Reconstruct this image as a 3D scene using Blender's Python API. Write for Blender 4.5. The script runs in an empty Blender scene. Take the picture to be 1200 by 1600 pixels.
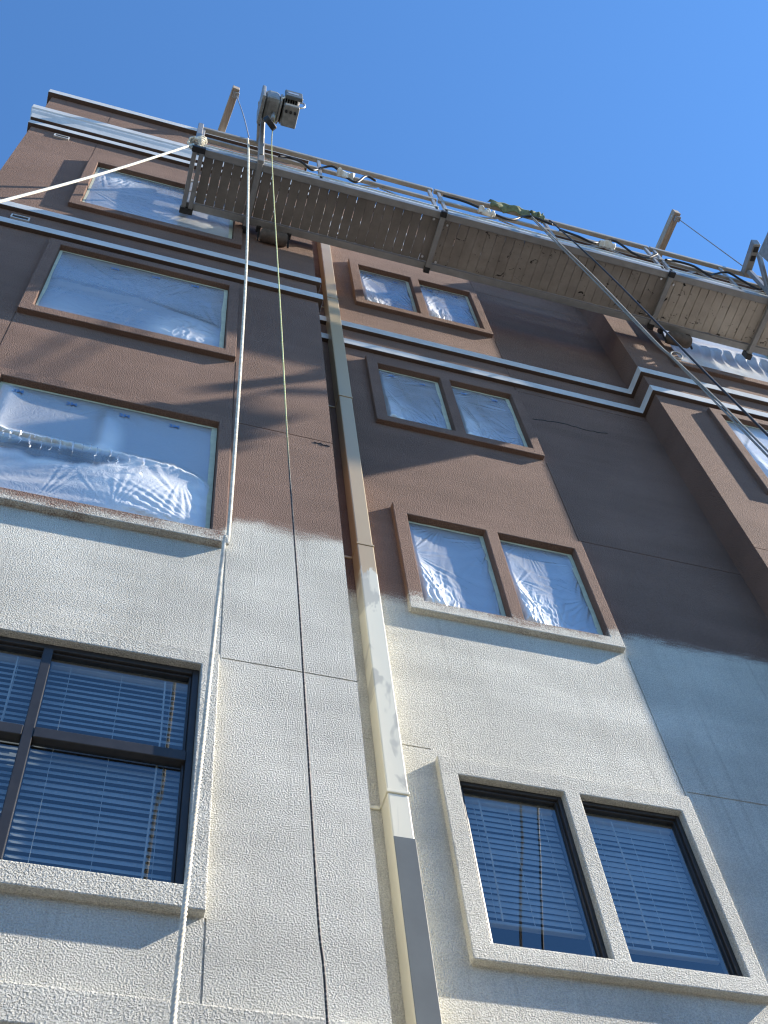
import bpy, bmesh, math, random
from mathutils import Vector, Matrix, noise
random.seed(7)
R = math.radians
SC = bpy.context.scene
C = SC.collection
H = 1.6                       # eye height: heights below are measured from the eye, world z = height + H

# ------------------------------------------------------------------ camera, sky, sun, exposure
cam = bpy.data.cameras.new('camera'); camo = bpy.data.objects.new('camera', cam); C.objects.link(camo)
right = Vector((0.9574, -0.2767, -0.0829)); down = Vector((0.1994, 0.8407, -0.5034)); fwd = Vector((0.2090, 0.4654, 0.8601))
m = Matrix((right, -down, -fwd)).transposed().to_4x4(); m.translation = (0, -4.18, H)
camo.matrix_world = m
cam.sensor_fit = 'VERTICAL'; cam.sensor_height = 24.0; cam.lens = 1912.33 / 1600 * 24.0
cam.clip_start = 0.05; cam.clip_end = 4000
SC.camera = camo

SUN = Vector((5.4, -1.0, 4.4)).normalized()
world = bpy.data.worlds.new('World'); SC.world = world; world.use_nodes = True
wn = world.node_tree
sky = wn.nodes.new('ShaderNodeTexSky'); sky.sky_type = 'NISHITA'; sky.sun_disc = False
sky.sun_elevation = math.asin(SUN.z); sky.sun_rotation = math.atan2(SUN.x, SUN.y)
sky.air_density = 1.0; sky.dust_density = 0.0; sky.ozone_density = 10.0
tint = wn.nodes.new('ShaderNodeMix'); tint.data_type = 'RGBA'; tint.blend_type = 'MULTIPLY'; tint.inputs[0].default_value = 1.0
tint.inputs[7].default_value = (.86, 1.0, .98, 1)                      # the clear azure of the day, the same all over the sky
wn.links.new(sky.outputs[0], tint.inputs[6]); wn.links.new(tint.outputs[2], wn.nodes['Background'].inputs[0]); wn.nodes['Background'].inputs[1].default_value = 0.115
sl = bpy.data.lights.new('sun', 'SUN'); sl.energy = 5.0; sl.angle = R(0.53); sl.color = (1.0, 0.90, 0.76)
so = bpy.data.objects.new('sun', sl); C.objects.link(so); so.rotation_euler = (-SUN).to_track_quat('-Z', 'Y').to_euler()
so.location = (12, -6, 30)
SC.view_settings.view_transform = 'Standard'; SC.view_settings.look = 'None'
SC.view_settings.exposure = 1.36; SC.view_settings.gamma = 1.0; SC.view_settings.use_curve_mapping = False
SC.render.engine = 'CYCLES'; SC.cycles.use_denoising = True; SC.cycles.pixel_filter_type = 'BLACKMAN_HARRIS'; SC.cycles.filter_width = 1.25
SC.cycles.max_bounces = 5; SC.cycles.diffuse_bounces = 3; SC.cycles.transparent_max_bounces = 8; SC.cycles.caustics_reflective = False; SC.cycles.caustics_refractive = False

# ------------------------------------------------------------------ helpers
def link(o, parent=None):
    C.objects.link(o)
    if parent is not None: o.parent = parent
    return o
def tag(o, label=None, cat=None, group=None, kind=None):
    if label: o['label'] = label
    if cat: o['category'] = cat
    if group: o['group'] = group
    if kind: o['kind'] = kind
    return o
def empty(name, label, cat, group=None):
    o = bpy.data.objects.new(name, None); o.empty_display_size = .2; link(o); return tag(o, label, cat, group)
class MB:
    def __init__(s): s.v = []; s.f = []
    def add(s, vs, fs):
        n = len(s.v); s.v += [tuple(v) for v in vs]; s.f += [tuple(i + n for i in f) for f in fs]; return s
    def box(s, x0, x1, y0, y1, z0, z1):
        return s.add([(x0,y0,z0),(x1,y0,z0),(x1,y1,z0),(x0,y1,z0),(x0,y0,z1),(x1,y0,z1),(x1,y1,z1),(x0,y1,z1)],
                     [(0,3,2,1),(4,5,6,7),(0,1,5,4),(1,2,6,5),(2,3,7,6),(3,0,4,7)])
    def beam(s, a, b, w, h, up=(0,0,1)):
        a = Vector(a); b = Vector(b); d = (b - a).normalized(); u = Vector(up)
        if abs(d.dot(u)) > .95: u = Vector((0,1,0))
        r = d.cross(u).normalized(); u = r.cross(d)
        vs = [p + r*(i*w/2) + u*(j*h/2) for p in (a, b) for i, j in ((-1,-1),(1,-1),(1,1),(-1,1))]
        return s.add(vs, [(0,1,2,3)[::-1],(4,5,6,7),(0,1,5,4),(1,2,6,5),(2,3,7,6),(3,0,4,7)])
    def tube(s, pts, r, n=6, cap=True):
        pts = [Vector(p) for p in pts]; base = len(s.v); rs = r if isinstance(r, list) else [r]*len(pts)
        d0 = (pts[1]-pts[0]).normalized(); u = d0.orthogonal().normalized()
        for i, p in enumerate(pts):
            d = (pts[min(i+1, len(pts)-1)] - pts[max(i-1, 0)]).normalized()
            u = (u - d*u.dot(d)).normalized(); w = d.cross(u)
            for k in range(n):
                a = 2*math.pi*k/n; s.v.append(tuple(p + (u*math.cos(a) + w*math.sin(a))*rs[i]))
        for i in range(len(pts)-1):
            for k in range(n):
                a = base+i*n+k; b = base+i*n+(k+1) % n; s.f.append((a, b, b+n, a+n))
        if cap:
            s.f.append(tuple(base+k for k in range(n))[::-1]); e = base+(len(pts)-1)*n; s.f.append(tuple(e+k for k in range(n)))
        return s
    def build(s, name, mat, parent=None, bevel=0, smooth=False, seg=2, lift=True):
        me = bpy.data.meshes.new(name)
        me.from_pydata([(x, y, z + (H if lift else 0)) for x, y, z in s.v], [], s.f); me.update()
        bm = bmesh.new(); bm.from_mesh(me); bmesh.ops.recalc_face_normals(bm, faces=bm.faces); bm.to_mesh(me); bm.free()
        if mat: me.materials.append(mat)
        if smooth:
            for p in me.polygons: p.use_smooth = True
        o = bpy.data.objects.new(name, me); link(o, parent)
        if bevel:
            b = o.modifiers.new('bevel', 'BEVEL'); b.width = bevel; b.segments = seg; b.limit_method = 'ANGLE'; b.angle_limit = R(40)
        return o
def spline(pts, n=8):
    pts = [Vector(p) for p in pts]; out = []
    P = [pts[0]*2-pts[1]] + pts + [pts[-1]*2-pts[-2]]
    for i in range(1, len(P)-2):
        for k in range(n):
            t = k/n; a, b, c, d = P[i-1], P[i], P[i+1], P[i+2]
            out.append(.5*((2*b)+(-a+c)*t+(2*a-5*b+4*c-d)*t*t+(-a+3*b-3*c+d)*t**3))
    return out + [pts[-1]]
def relief(xs, zs, depth, Y, edge, hole):
    """rectangular facade sheet: depth(i,j) is how far a cell lies behind plane Y, None is an opening whose reveal runs back to `hole`"""
    mb = MB(); nx = len(xs)-1; nz = len(zs)-1
    D = [[depth(i, j) for j in range(nz)] for i in range(nx)]
    dep = lambda i, j: (edge if not (0 <= i < nx and 0 <= j < nz) else D[i][j])
    for i in range(nx):
        for j in range(nz):
            d = D[i][j]
            if d is not None:
                y = Y+d; mb.add([(xs[i],y,zs[j]),(xs[i+1],y,zs[j]),(xs[i+1],y,zs[j+1]),(xs[i],y,zs[j+1])], [(0,1,2,3)])
    def step(a, b, p, q):
        if a is None and b is None: return
        a = hole if a is None else a; b = hole if b is None else b
        if abs(a-b) > 1e-6: mb.add([(p[0],Y+a,p[1]),(q[0],Y+a,q[1]),(q[0],Y+b,q[1]),(p[0],Y+b,p[1])], [(0,1,2,3)])
    for i in range(nx+1):
        for j in range(nz): step(dep(i-1, j), dep(i, j), (xs[i], zs[j]), (xs[i], zs[j+1]))
    for j in range(nz+1):
        for i in range(nx): step(dep(i, j-1), dep(i, j), (xs[i], zs[j]), (xs[i+1], zs[j]))
    return mb
def weld(o):
    bm = bmesh.new(); bm.from_mesh(o.data); bmesh.ops.remove_doubles(bm, verts=bm.verts, dist=1e-5)
    bmesh.ops.recalc_face_normals(bm, faces=bm.faces); bm.to_mesh(o.data); bm.free(); return o
def sweep(path, prof):
    """profile [(out, z)...] carried along a plan polyline with mitred corners, outside on the right of travel"""
    mb = MB(); n = len(path); k = len(prof)
    for i, p in enumerate(path):
        p = Vector(p); ns = []
        if i > 0: d = (p - Vector(path[i-1])).normalized(); ns.append(Vector((d.y, -d.x)))
        if i < n-1: d = (Vector(path[i+1]) - p).normalized(); ns.append(Vector((d.y, -d.x)))
        o = ns[0] if len(ns) == 1 else (ns[0]+ns[1]) / (1+ns[0].dot(ns[1]))
        for u, z in prof: q = p + o*u; mb.v.append((q.x, q.y, z))
    for i in range(n-1):
        for j in range(k):
            a = i*k+j; b = i*k+(j+1) % k; mb.f.append((a, b, b+k, a+k))
    mb.f.append(tuple(range(k))); mb.f.append(tuple((n-1)*k+j for j in range(k)))
    return mb

# ------------------------------------------------------------------ materials
class NT:
    def __init__(s, name):
        s.m = bpy.data.materials.new(name); s.m.use_nodes = True; s.t = s.m.node_tree; s.t.nodes.clear()
        s.out = s.n('ShaderNodeOutputMaterial')
        s.pos = None
    def n(s, t, **kw):
        nd = s.t.nodes.new(t)
        for k, v in kw.items(): setattr(nd, k, v)
        return nd
    def l(s, a, b): s.t.links.new(a, b)
    def P(s):
        if s.pos is None: s.pos = s.n('ShaderNodeNewGeometry').outputs['Position']
        return s.pos
    def noise(s, scale, detail=3, rough=.5, vec=None, dist=0):
        nd = s.n('ShaderNodeTexNoise'); nd.inputs['Scale'].default_value = scale; nd.inputs['Detail'].default_value = detail
        nd.inputs['Roughness'].default_value = rough; nd.inputs['Distortion'].default_value = dist
        s.l(vec if vec is not None else s.P(), nd.inputs['Vector']); return nd.outputs['Fac']
    def math(s, op, a, b=None, c=None, clamp=False):
        nd = s.n('ShaderNodeMath', operation=op, use_clamp=clamp)
        for i, x in enumerate((a, b, c)):
            if x is None: continue
            if isinstance(x, (int, float)): nd.inputs[i].default_value = x
            else: s.l(x, nd.inputs[i])
        return nd.outputs[0]
    def rng(s, v, a, b, c=0, d=1, smooth=True):
        nd = s.n('ShaderNodeMapRange', interpolation_type='SMOOTHSTEP' if smooth else 'LINEAR')
        s.l(v, nd.inputs[0])
        for i, x in enumerate((a, b, c, d)):
            nd.inputs[i+1].default_value = x
        return nd.outputs[0]
    def mix(s, f, a, b):
        nd = s.n('ShaderNodeMix', data_type='RGBA')
        if isinstance(f, (int, float)): nd.inputs[0].default_value = f
        else: s.l(f, nd.inputs[0])
        for i, x in ((6, a), (7, b)):
            if isinstance(x, tuple): nd.inputs[i].default_value = (*x[:3], 1)
            else: s.l(x, nd.inputs[i])
        return nd.outputs[2]
    def xyz(s):
        nd = s.n('ShaderNodeSeparateXYZ'); s.l(s.P(), nd.inputs[0]); return nd.outputs
    def scaled(s, v):
        nd = s.n('ShaderNodeVectorMath', operation='MULTIPLY'); s.l(s.P(), nd.inputs[0]); nd.inputs[1].default_value = v; return nd.outputs[0]
    def schlick(s, f0, normal=None):
        lw = s.n('ShaderNodeLayerWeight'); lw.inputs['Blend'].default_value = .5
        if normal is not None: s.l(normal, lw.inputs['Normal'])
        return s.math('ADD', f0, s.math('MULTIPLY', 1-f0, s.math('POWER', lw.outputs['Facing'], 5.0)), clamp=True)
    def bump(s, h, strength, dist, prev=None):
        nd = s.n('ShaderNodeBump'); nd.inputs['Strength'].default_value = strength; nd.inputs['Distance'].default_value = dist
        s.l(h, nd.inputs['Height'])
        if prev is not None: s.l(prev, nd.inputs['Normal'])
        return nd.outputs[0]
    def principled(s, col, rough=.6, metal=0, normal=None, spec=.5, surf=True):
        b = s.n('ShaderNodeBsdfPrincipled')
        if isinstance(col, tuple): b.inputs['Base Color'].default_value = (*col[:3], 1)
        else: s.l(col, b.inputs['Base Color'])
        if isinstance(rough, (int, float)): b.inputs['Roughness'].default_value = rough
        else: s.l(rough, b.inputs['Roughness'])
        b.inputs['Metallic'].default_value = metal; b.inputs['Specular IOR Level'].default_value = spec
        if normal is not None: s.l(normal, b.inputs['Normal'])
        if surf: s.l(b.outputs[0], s.out.inputs[0])
        return b
WHITE = (.81, .795, .71); BROWN = (.285, .187, .148)
def paint_line(t, soft=.085):
    """1 where the new brown spray coat reaches, 0 on the old off-white coat"""
    x, y, z = t.xyz()
    zb = t.math('ADD', t.rng(x, .66, .80, 6.84+H, 7.17+H), t.rng(x, 3.0, 4.3, 0, .14))
    wob = t.math('MULTIPLY', t.math('SUBTRACT', t.noise(1.7, 2), .5), .30)
    fine = t.math('MULTIPLY', t.math('SUBTRACT', t.noise(1, 3, .65, t.scaled((7, 7, 26))), .5), .17)
    mist = t.math('MULTIPLY', t.math('SUBTRACT', t.noise(110, 1), .5), .22)
    d = t.math('SUBTRACT', t.math('ADD', z, t.math('ADD', mist, t.math('ADD', wob, fine))), zb)
    return t.rng(d, -soft, soft)
def stucco():
    t = NT('stucco'); mask = paint_line(t)
    blot = t.math('MULTIPLY', t.rng(t.noise(.9, 2, .6), .3, .75, .88, 1.08), t.rng(t.noise(1, 2, .5, t.scaled((.8, .8, 4.5))), .3, .7, .93, 1.05))
    grain = t.noise(108, 2, .6); fleck = t.rng(grain, .30, .70, .86, 1.16)
    k = t.math('MULTIPLY', blot, fleck)
    streak = t.rng(t.noise(1, 2, .6, t.scaled((6, 6, .35))), .52, .8, 0, .16)
    col = t.mix(mask, WHITE, BROWN)
    runs = t.math('MULTIPLY', t.rng(t.noise(1, 2, .5, t.scaled((22, 22, .5))), .58, .75, 0, .22), t.math('SUBTRACT', 1.0, mask))
    col = t.mix(runs, col, (.40, .37, .31))
    col = t.mix(t.math('MULTIPLY', streak, t.math('SUBTRACT', 1.0, mask)), col, (.42, .40, .34))
    nd = t.n('ShaderNodeVectorMath', operation='SCALE'); t.l(col, nd.inputs[0]); t.l(k, nd.inputs['Scale'])
    wide = t.bump(t.noise(2.2, 1), .07, .03)
    t.principled(nd.outputs[0], .9, normal=t.bump(grain, 1.0, .034, wide), spec=.15)
    return t.m
def paint(name, col, rough=.5, var=.12, scale=6, spec=.4, metal=0, bump=0):
    t = NT(name); k = t.rng(t.noise(scale, 5, .6), .25, .75, 1-var, 1+var)
    nd = t.n('ShaderNodeVectorMath', operation='SCALE'); nd.inputs[0].default_value = col; t.l(k, nd.inputs['Scale'])
    nrm = t.bump(t.noise(scale*9, 3), bump, .004) if bump else None
    t.principled(nd.outputs[0], rough, metal, nrm, spec); return t.m
M = {}
M['stucco'] = stucco()
M['trim'] = paint('trim_paint', (.56, .56, .55), .5, .10, 5, bump=.12)
M['soffit'] = paint('shaded_brown_soffit', (.085, .058, .046), .8, .1, 5)  # brown of the undersides, darkened to hold the shade beneath the bands
M['bronze'] = paint('bronze_aluminium', (.035, .033, .032), .35, .2, 8)
M['ground'] = paint('pavement_concrete', (.145, .142, .135), .9, .18, .8)
M['dark'] = paint('interior_plaster', (.10, .10, .10), .9)
M['alu'] = paint('weathered_aluminium', (.36, .35, .33), .45, .15, 5, metal=.3)
M['rail'] = paint('dull_rail_aluminium', (.34, .32, .285), .5, .15, 6, metal=.15)
M['alubright'] = paint('bright_aluminium', (.66, .65, .60), .4, .10, 4, metal=.2)
M['galv'] = paint('galvanised_steel', (.27, .27, .265), .45, .12, 7, metal=.4)
M['black'] = paint('black_rubber', (.015, .015, .016), .5, .3, 20)
M['bolt'] = paint('zinc_bolt', (.6, .6, .58), .3, .2, 20, metal=.6)
M['tape'] = paint('masking_tape', (.55, .58, .46), .7, .12, 12)
M['slat'] = paint('blind_slat', (.56, .57, .56), .45, .06, 3)
M['rope'] = paint('white_rope', (.66, .63, .54), .9, .28, 25)
M['ropegrey'] = paint('grey_rope', (.26, .25, .23), .85, .2, 60)
M['mark'] = paint('blue_print', (.11, .22, .44), .6, .1, 30)
M['cloth'] = paint('drop_cloth', (.15, .17, .09), .9, .4, 14)
M['whitecloth'] = paint('white_rag', (.66, .66, .62), .9, .2, 9)
def deckmat(name, a, b, stain):
    t = NT(name); col = t.mix(t.rng(t.noise(3.2, 5, .65), .3, .7), a, b)
    col = t.mix(t.rng(t.noise(9, 4, .7, dist=1.2), stain, stain+.05), col, (.02, .017, .015))
    t.principled(col, .75, normal=t.bump(t.noise(60, 3), .2, .003), spec=.3); return t.m
M['deck0'] = deckmat('deck_plank_dark', (.17, .155, .138), (.23, .21, .19), .72)
M['deck1'] = deckmat('deck_plank_spattered', (.22, .195, .17), (.31, .28, .245), .62)
M['deck2'] = deckmat('deck_plank_worn', (.40, .35, .295), (.50, .45, .385), .61)
def beam_mat():
    t = NT('weathered_timber'); g = t.noise(1, 4, .6, t.scaled((40, 4, 40)))
    t.principled(t.mix(t.rng(g, .3, .7), (.24, .195, .15), (.37, .31, .25)), .85, normal=t.bump(g, .3, .004)); return t.m
M['timber'] = beam_mat()
M['rollerfoam'] = paint('paint_smeared_foam', (.11, .085, .07), .9, .3, 12)
M['hoist'] = paint('hoist_grey', (.24, .245, .235), .45, .3, 14)
def glass():
    t = NT('window_glass'); 
    nrm = t.bump(t.noise(1.6, 1), .05, .02)
    g = t.n('ShaderNodeBsdfGlossy'); g.inputs['Roughness'].default_value = .01; g.inputs['Color'].default_value = (.95, .97, 1, 1); t.l(nrm, g.inputs['Normal'])
    tr = t.n('ShaderNodeBsdfTransparent'); tr.inputs['Color'].default_value = (.70, .76, .78, 1)
    mx = t.n('ShaderNodeMixShader'); t.l(t.schlick(.13), mx.inputs[0]); t.l(tr.outputs[0], mx.inputs[1]); t.l(g.outputs[0], mx.inputs[2])
    t.l(mx.outputs[0], t.out.inputs[0]); return t.m
M['glass'] = glass()
def film():
    t = NT('masking_film'); cr = t.math('ABSOLUTE', t.math('SUBTRACT', t.noise(9, 2, .6, dist=2.2), .5))
    nrm = t.bump(t.math('ADD', t.rng(cr, 0, .10), t.math('MULTIPLY', t.noise(34, 2, .6, dist=1.5), .5)), .14, .010)
    d = t.n('ShaderNodeBsdfDiffuse'); d.inputs['Color'].default_value = (.92, .93, .94, 1); t.l(nrm, d.inputs['Normal'])
    tl = t.n('ShaderNodeBsdfTranslucent'); tl.inputs['Color'].default_value = (.80, .83, .86, 1); t.l(nrm, tl.inputs['Normal'])
    m1 = t.n('ShaderNodeMixShader'); m1.inputs[0].default_value = .18; t.l(d.outputs[0], m1.inputs[1]); t.l(tl.outputs[0], m1.inputs[2])
    g = t.n('ShaderNodeBsdfGlossy'); g.inputs['Roughness'].default_value = .24; g.inputs['Color'].default_value = (.9, .95, 1, 1); t.l(nrm, g.inputs['Normal'])
    at = t.n('ShaderNodeAttribute'); at.attribute_name = 'layers'
    m2 = t.n('ShaderNodeMixShader'); t.l(t.math('MULTIPLY', t.schlick(.42, nrm), t.rng(at.outputs['Fac'], 0, 1, 1.0, .35, False)), m2.inputs[0]); t.l(m1.outputs[0], m2.inputs[1]); t.l(g.outputs[0], m2.inputs[2])
    tr = t.n('ShaderNodeBsdfTransparent'); tr.inputs['Color'].default_value = (.92, .95, .97, 1)
    m3 = t.n('ShaderNodeMixShader'); t.l(t.rng(at.outputs['Fac'], -1, 1, .08, .97, False), m3.inputs[0]); t.l(tr.outputs[0], m3.inputs[1]); t.l(m2.outputs[0], m3.inputs[2])
    t.l(m3.outputs[0], t.out.inputs[0]); return t.m
M['film'] = film()
def pipe():
    t = NT('downspout_paint'); x, y, z = t.xyz()
    wob = t.math('MULTIPLY', t.math('SUBTRACT', t.noise(3, 4, .7, t.scaled((6, 6, 1))), .5), .55)
    mask = t.rng(t.math('ADD', z, wob), 7.25+H, 7.31+H)
    sm = t.math('MULTIPLY', t.rng(t.noise(1, 3, .6, t.scaled((6, 2, 2.4)), dist=.5), .52, .60, 0, .66), t.rng(z, 4.6+H, 4.9+H))
    pale = t.mix(sm, (.74, .71, .58), (.40, .39, .335))
    col = t.mix(mask, pale, (.50, .385, .235))
    t.principled(col, .34, normal=t.bump(t.noise(4, 1), .08, .02), spec=.6); return t.m
M['pipe'] = pipe()
M['guard'] = paint('dark_grey', (.105, .122, .126), .5, .08, 4)  # even dark grey for the lower downspout front and hoist control box
def twotone():
    t = NT('tracer_line'); x, y, z = t.xyz()
    tick = t.rng(t.noise(1, 0, .5, t.scaled((0, 0, 60))), .52, .58)
    hi = t.mix(tick, (.50, .52, .20), (.62, .62, .42)); lo = t.mix(tick, (.02, .02, .02), (.12, .12, .11))
    t.principled(t.mix(t.rng(z, 6.2+H, 7.6+H), lo, hi), .7); return t.m
M['line'] = twotone()

# ------------------------------------------------------------------ ground
g = MB().add([(-1500,-1500,-H),(1500,-1500,-H),(1500,1500,-H),(-1500,1500,-H)], [(0,1,2,3)]).build('ground', M['ground'])
tag(g, 'concrete paving at the foot of the building', None, None, 'structure')

# ------------------------------------------------------------------ building
XL, XR, XB, XE = -1.935, 1.532, 5.335, 12.0       # corners of the projecting bays
YR, YB = .40, .11                                 # recessed wall, right bay wall (left bay stands at 0)
TOP = 17.26; BOT = -H
FL = 3.04
LW = dict(x0=-1.13, x1=.715, ix0=-1.02, ix1=.615, z0=3.755, z1=5.60, iz0=3.885, iz1=5.475)
RW = dict(x0=2.12, x1=3.78, ixa=(2.233, 2.903), ixb=(3.007, 3.683), z0=4.04, z1=5.53, iz0=4.155, iz1=5.385)
BX = 5.905 - LW['x0']                              # shift from a left bay window to a right bay window
bld = empty('apartment_building', 'stucco apartment block half repainted from off-white to brown', 'building')
JW = .010
def facade(name, xa, xb, Y, openings, vj, hj, edge=0.0, zt=TOP, label=None):
    """openings (x0,x1,z0,z1); vj vertical joints [(x, z0, z1)], hj horizontal joints [(z, x0, x1)]"""
    xs = {xa, xb}; zs = {BOT, zt}
    for o in openings: xs |= {o[0], o[1]}; zs |= {o[2], o[3]}
    for x, a, b in vj: xs |= {x-JW/2, x+JW/2}; zs |= {a, b}
    for z, a, b in hj: zs |= {z-JW/2, z+JW/2}; xs |= {a, b}
    xs = sorted(xs); zs = sorted(zs)
    def dep(i, j):
        x = (xs[i]+xs[i+1])/2; z = (zs[j]+zs[j+1])/2
        for o in openings:
            if o[0] < x < o[1] and o[2] < z < o[3]: return None
        for q, a, b in vj:
            if abs(x-q) < JW/2 and a < z < b: return .006
        for q, a, b in hj:
            if abs(z-q) < JW/2 and a < x < b: return .006
        return 0.0
    o = weld(relief(xs, zs, dep, Y, 0.0, .14).build(name, M['stucco'], bld))
    if label: o['label'] = label
    return o
lo = [(LW['ix0'], LW['ix1'], LW['iz0']+FL*k, LW['iz1']+FL*k) for k in range(-1, 4)]
ro = [(a, b, RW['iz0']+FL*k, RW['iz1']+FL*k) for k in range(0, 4) for a, b in (RW['ixa'], RW['ixb'])]
bo = [(LW['ix0']+BX, LW['ix1']+BX, LW['iz0']+FL*k, LW['iz1']+FL*k) for k in range(2, 4)]
jz = [5.63+FL*k for k in range(0, 4)]
facade('wall', XL, XR, 0.0, lo, [(.722, 3.3, 3.755), (.722, 5.61, 6.79), (.722, 8.65, 9.83), (.722, 14.74, TOP), (-1.135, 5.61, 6.79), (-1.135, 8.65, 9.83), (-1.135, 14.74, TOP)],
       [(z, .735, XR) for z in jz[:2]], label='projecting left bay wall, brown above and off-white below')
facade('wall', XR, XB, YR, ro, [(3.80, 5.55, 7.03), (3.80, 8.58, 10.07), (3.80, 11.62, 13.1), (3.80, 14.7, TOP)],
       [(z, 3.82, XB) for z in jz] + [(5.63, XR, 2.11)], label='recessed middle wall, brown above and off-white below')
facade('wall', XB, XE, YB, bo, [], [(jz[1], XB, XE), (jz[0], XB, XE)], label='right bay wall')
rt = MB()
rt.add([(XR,0,BOT),(XR,YR,BOT),(XR,YR,TOP),(XR,0,TOP)], [(0,1,2,3)])
rt.build('return_wall', M['stucco'], bld)
MB().add([(XB,YB,BOT),(XB,YR,BOT),(XB,YR,TOP),(XB,YB,TOP)], [(0,1,2,3)]).build('return_wall', M['stucco'], bld)
MB().add([(XL,0,BOT),(XL,9,BOT),(XL,9,TOP),(XL,0,TOP)], [(0,1,2,3)]).build('side_wall', M['stucco'], bld)
MB().add([(XL,9,BOT),(XE,9,BOT),(XE,9,TOP),(XL,9,TOP),(XE,YB,BOT),(XE,YB,TOP)], [(0,1,2,3),(1,4,5,2)]).build('rear_wall', M['stucco'], bld)
MB().box(XL+.02, XE-.02, YR+.2, 8.98, TOP-.5, TOP-.3).build('roof', M['ground'], bld)
for k in range(-1, 5):
    MB().box(XL+.05, XE-.05, YR+.16, 8.9, 2.95+FL*k, 3.2+FL*k).build('floor_slab', M['dark'], bld)
MB().box(XL+.05, XE-.05, 3.4, 3.5, BOT+.05, TOP-.55).build('interior_wall', M['dark'], bld)
PATH = [(XL, 8.9), (XL, 0), (XR, 0), (XR, YR), (XB, YR), (XB, YB), (XE, YB)]
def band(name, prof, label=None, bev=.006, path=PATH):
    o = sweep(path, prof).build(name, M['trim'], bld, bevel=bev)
    o.data.materials.append(M['soffit'])                       # undersides brown with their shade painted into the colour, faces stay pale
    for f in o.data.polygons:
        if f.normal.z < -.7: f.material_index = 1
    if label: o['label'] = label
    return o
IN = -.03
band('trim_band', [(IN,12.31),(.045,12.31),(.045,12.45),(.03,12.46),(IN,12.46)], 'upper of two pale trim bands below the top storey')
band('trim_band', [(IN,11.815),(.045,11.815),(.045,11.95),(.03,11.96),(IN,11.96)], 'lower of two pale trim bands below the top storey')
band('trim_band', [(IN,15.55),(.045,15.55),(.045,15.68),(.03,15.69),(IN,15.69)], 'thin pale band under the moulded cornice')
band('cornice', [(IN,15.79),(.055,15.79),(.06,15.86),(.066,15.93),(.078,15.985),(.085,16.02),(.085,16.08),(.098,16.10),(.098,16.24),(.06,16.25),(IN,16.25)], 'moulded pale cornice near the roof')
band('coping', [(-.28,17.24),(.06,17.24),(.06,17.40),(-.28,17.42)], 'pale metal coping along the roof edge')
o = sweep([(XL, 8.9), (XL, 0), (XR, 0), (XR, YR-.001)], [(IN,3.09),(.06,3.09),(.06,3.27),(.03,3.29),(IN,3.29)]).build('ledge', M['stucco'], bld, bevel=.008)
o['label'] = 'off-white ledge under the lowest window'

def surround(win, x0, x1, z0, z1, opens, Y, p=.05):
    xs = sorted({x0, x1} | {q for o in opens for q in o[:2]}); zs = sorted({z0, z1, opens[0][2], opens[0][3]})
    def dep(i, j):
        x = (xs[i]+xs[i+1])/2; z = (zs[j]+zs[j+1])/2
        return None if any(o[0] < x < o[1] and o[2] < z < o[3] for o in opens) else -p
    o = weld(relief(xs, zs, dep, Y, .004, .0).build('surround', M['stucco'], win, bevel=.007)); return o
def sash(x0, x1, z0, z1, Y, off=0.0, t=.038):
    mb = MB(); a, b = Y+off, Y+off+.06
    mb.box(x0, x0+t, a, b, z0, z1).box(x1-t, x1, a, b, z0, z1).box(x0+t, x1-t, a, b, z0, z0+t).box(x0+t, x1-t, a, b, z1-t, z1)
    mb.box(x0+t, x0+t+.014, a+.02, b, z0+t, z1-t).box(x1-t-.014, x1-t, a+.02, b, z0+t, z1-t)
    mb.box(x0+t+.014, x1-t-.014, a+.02, b, z1-t-.014, z1-t)
    return mb
def pane(a, b, y, c, d): return MB().add([(a, y, c), (b, y, c), (b, y, d), (a, y, d)], [(0, 1, 2, 3)])
def window_left(k, dx=0.0, Y=0.0):
    z = FL*k; off = .022 if k > 0 else -.004; L = LW; x0, x1, z0, z1 = L['ix0']+dx, L['ix1']+dx, L['iz0']+z, L['iz1']+z
    w = sash(x0, x1, z0, z1, Y, off).build('window', M['bronze'], bld, bevel=.004)
    surround(w, L['x0']+dx, L['x1']+dx, L['z0']+z, L['z1']+z, [(x0, x1, z0, z1)], Y)
    mx = (x0+x1)/2; mz = z0+.875; t = .038
    MB().box(mx-.026, mx+.026, Y+off-.005, Y+off+.063, z0+t, z1-t).build('mullion', M['bronze'], w, bevel=.004)
    MB().box(x0+t, mx-.027, Y+off-.007, Y+off+.055, mz-.036, mz+.036).box(mx+.027, x1-t, Y+off-.007, Y+off+.055, mz-.036, mz+.036).build('transom', M['bronze'], w, bevel=.004)
    for a, b in ((x0+t, mx-.026), (mx+.026, x1-t)):
        for c, d in ((z0+t, mz-.036), (mz+.036, z1-t)):
            pane(a, b, Y+off+.035, c, d).build('glass_pane', M['glass'], w)
    return w
def window_double(k, Y=YR):
    z = FL*k; off = .028 if k > 0 else -.004; ops = [(a, b, RW['iz0']+z, RW['iz1']+z) for a, b in (RW['ixa'], RW['ixb'])]
    mb = MB()
    for o in ops:
        s = sash(*o, Y, off, .028); mb.add(s.v, s.f)
    w = mb.build('window', M['bronze'], bld, bevel=.004)
    surround(w, RW['x0'], RW['x1'], RW['z0']+z, RW['z1']+z, ops, Y)
    for o in ops: pane(o[0]+.028, o[1]-.028, Y+off+.035, o[2]+.028, o[3]-.028).build('glass_pane', M['glass'], w)
    return w
for k in range(-1, 4): window_left(k)
for k in range(0, 4): window_double(k)
for k in (2, 3): window_left(k, BX, YB)
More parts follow.
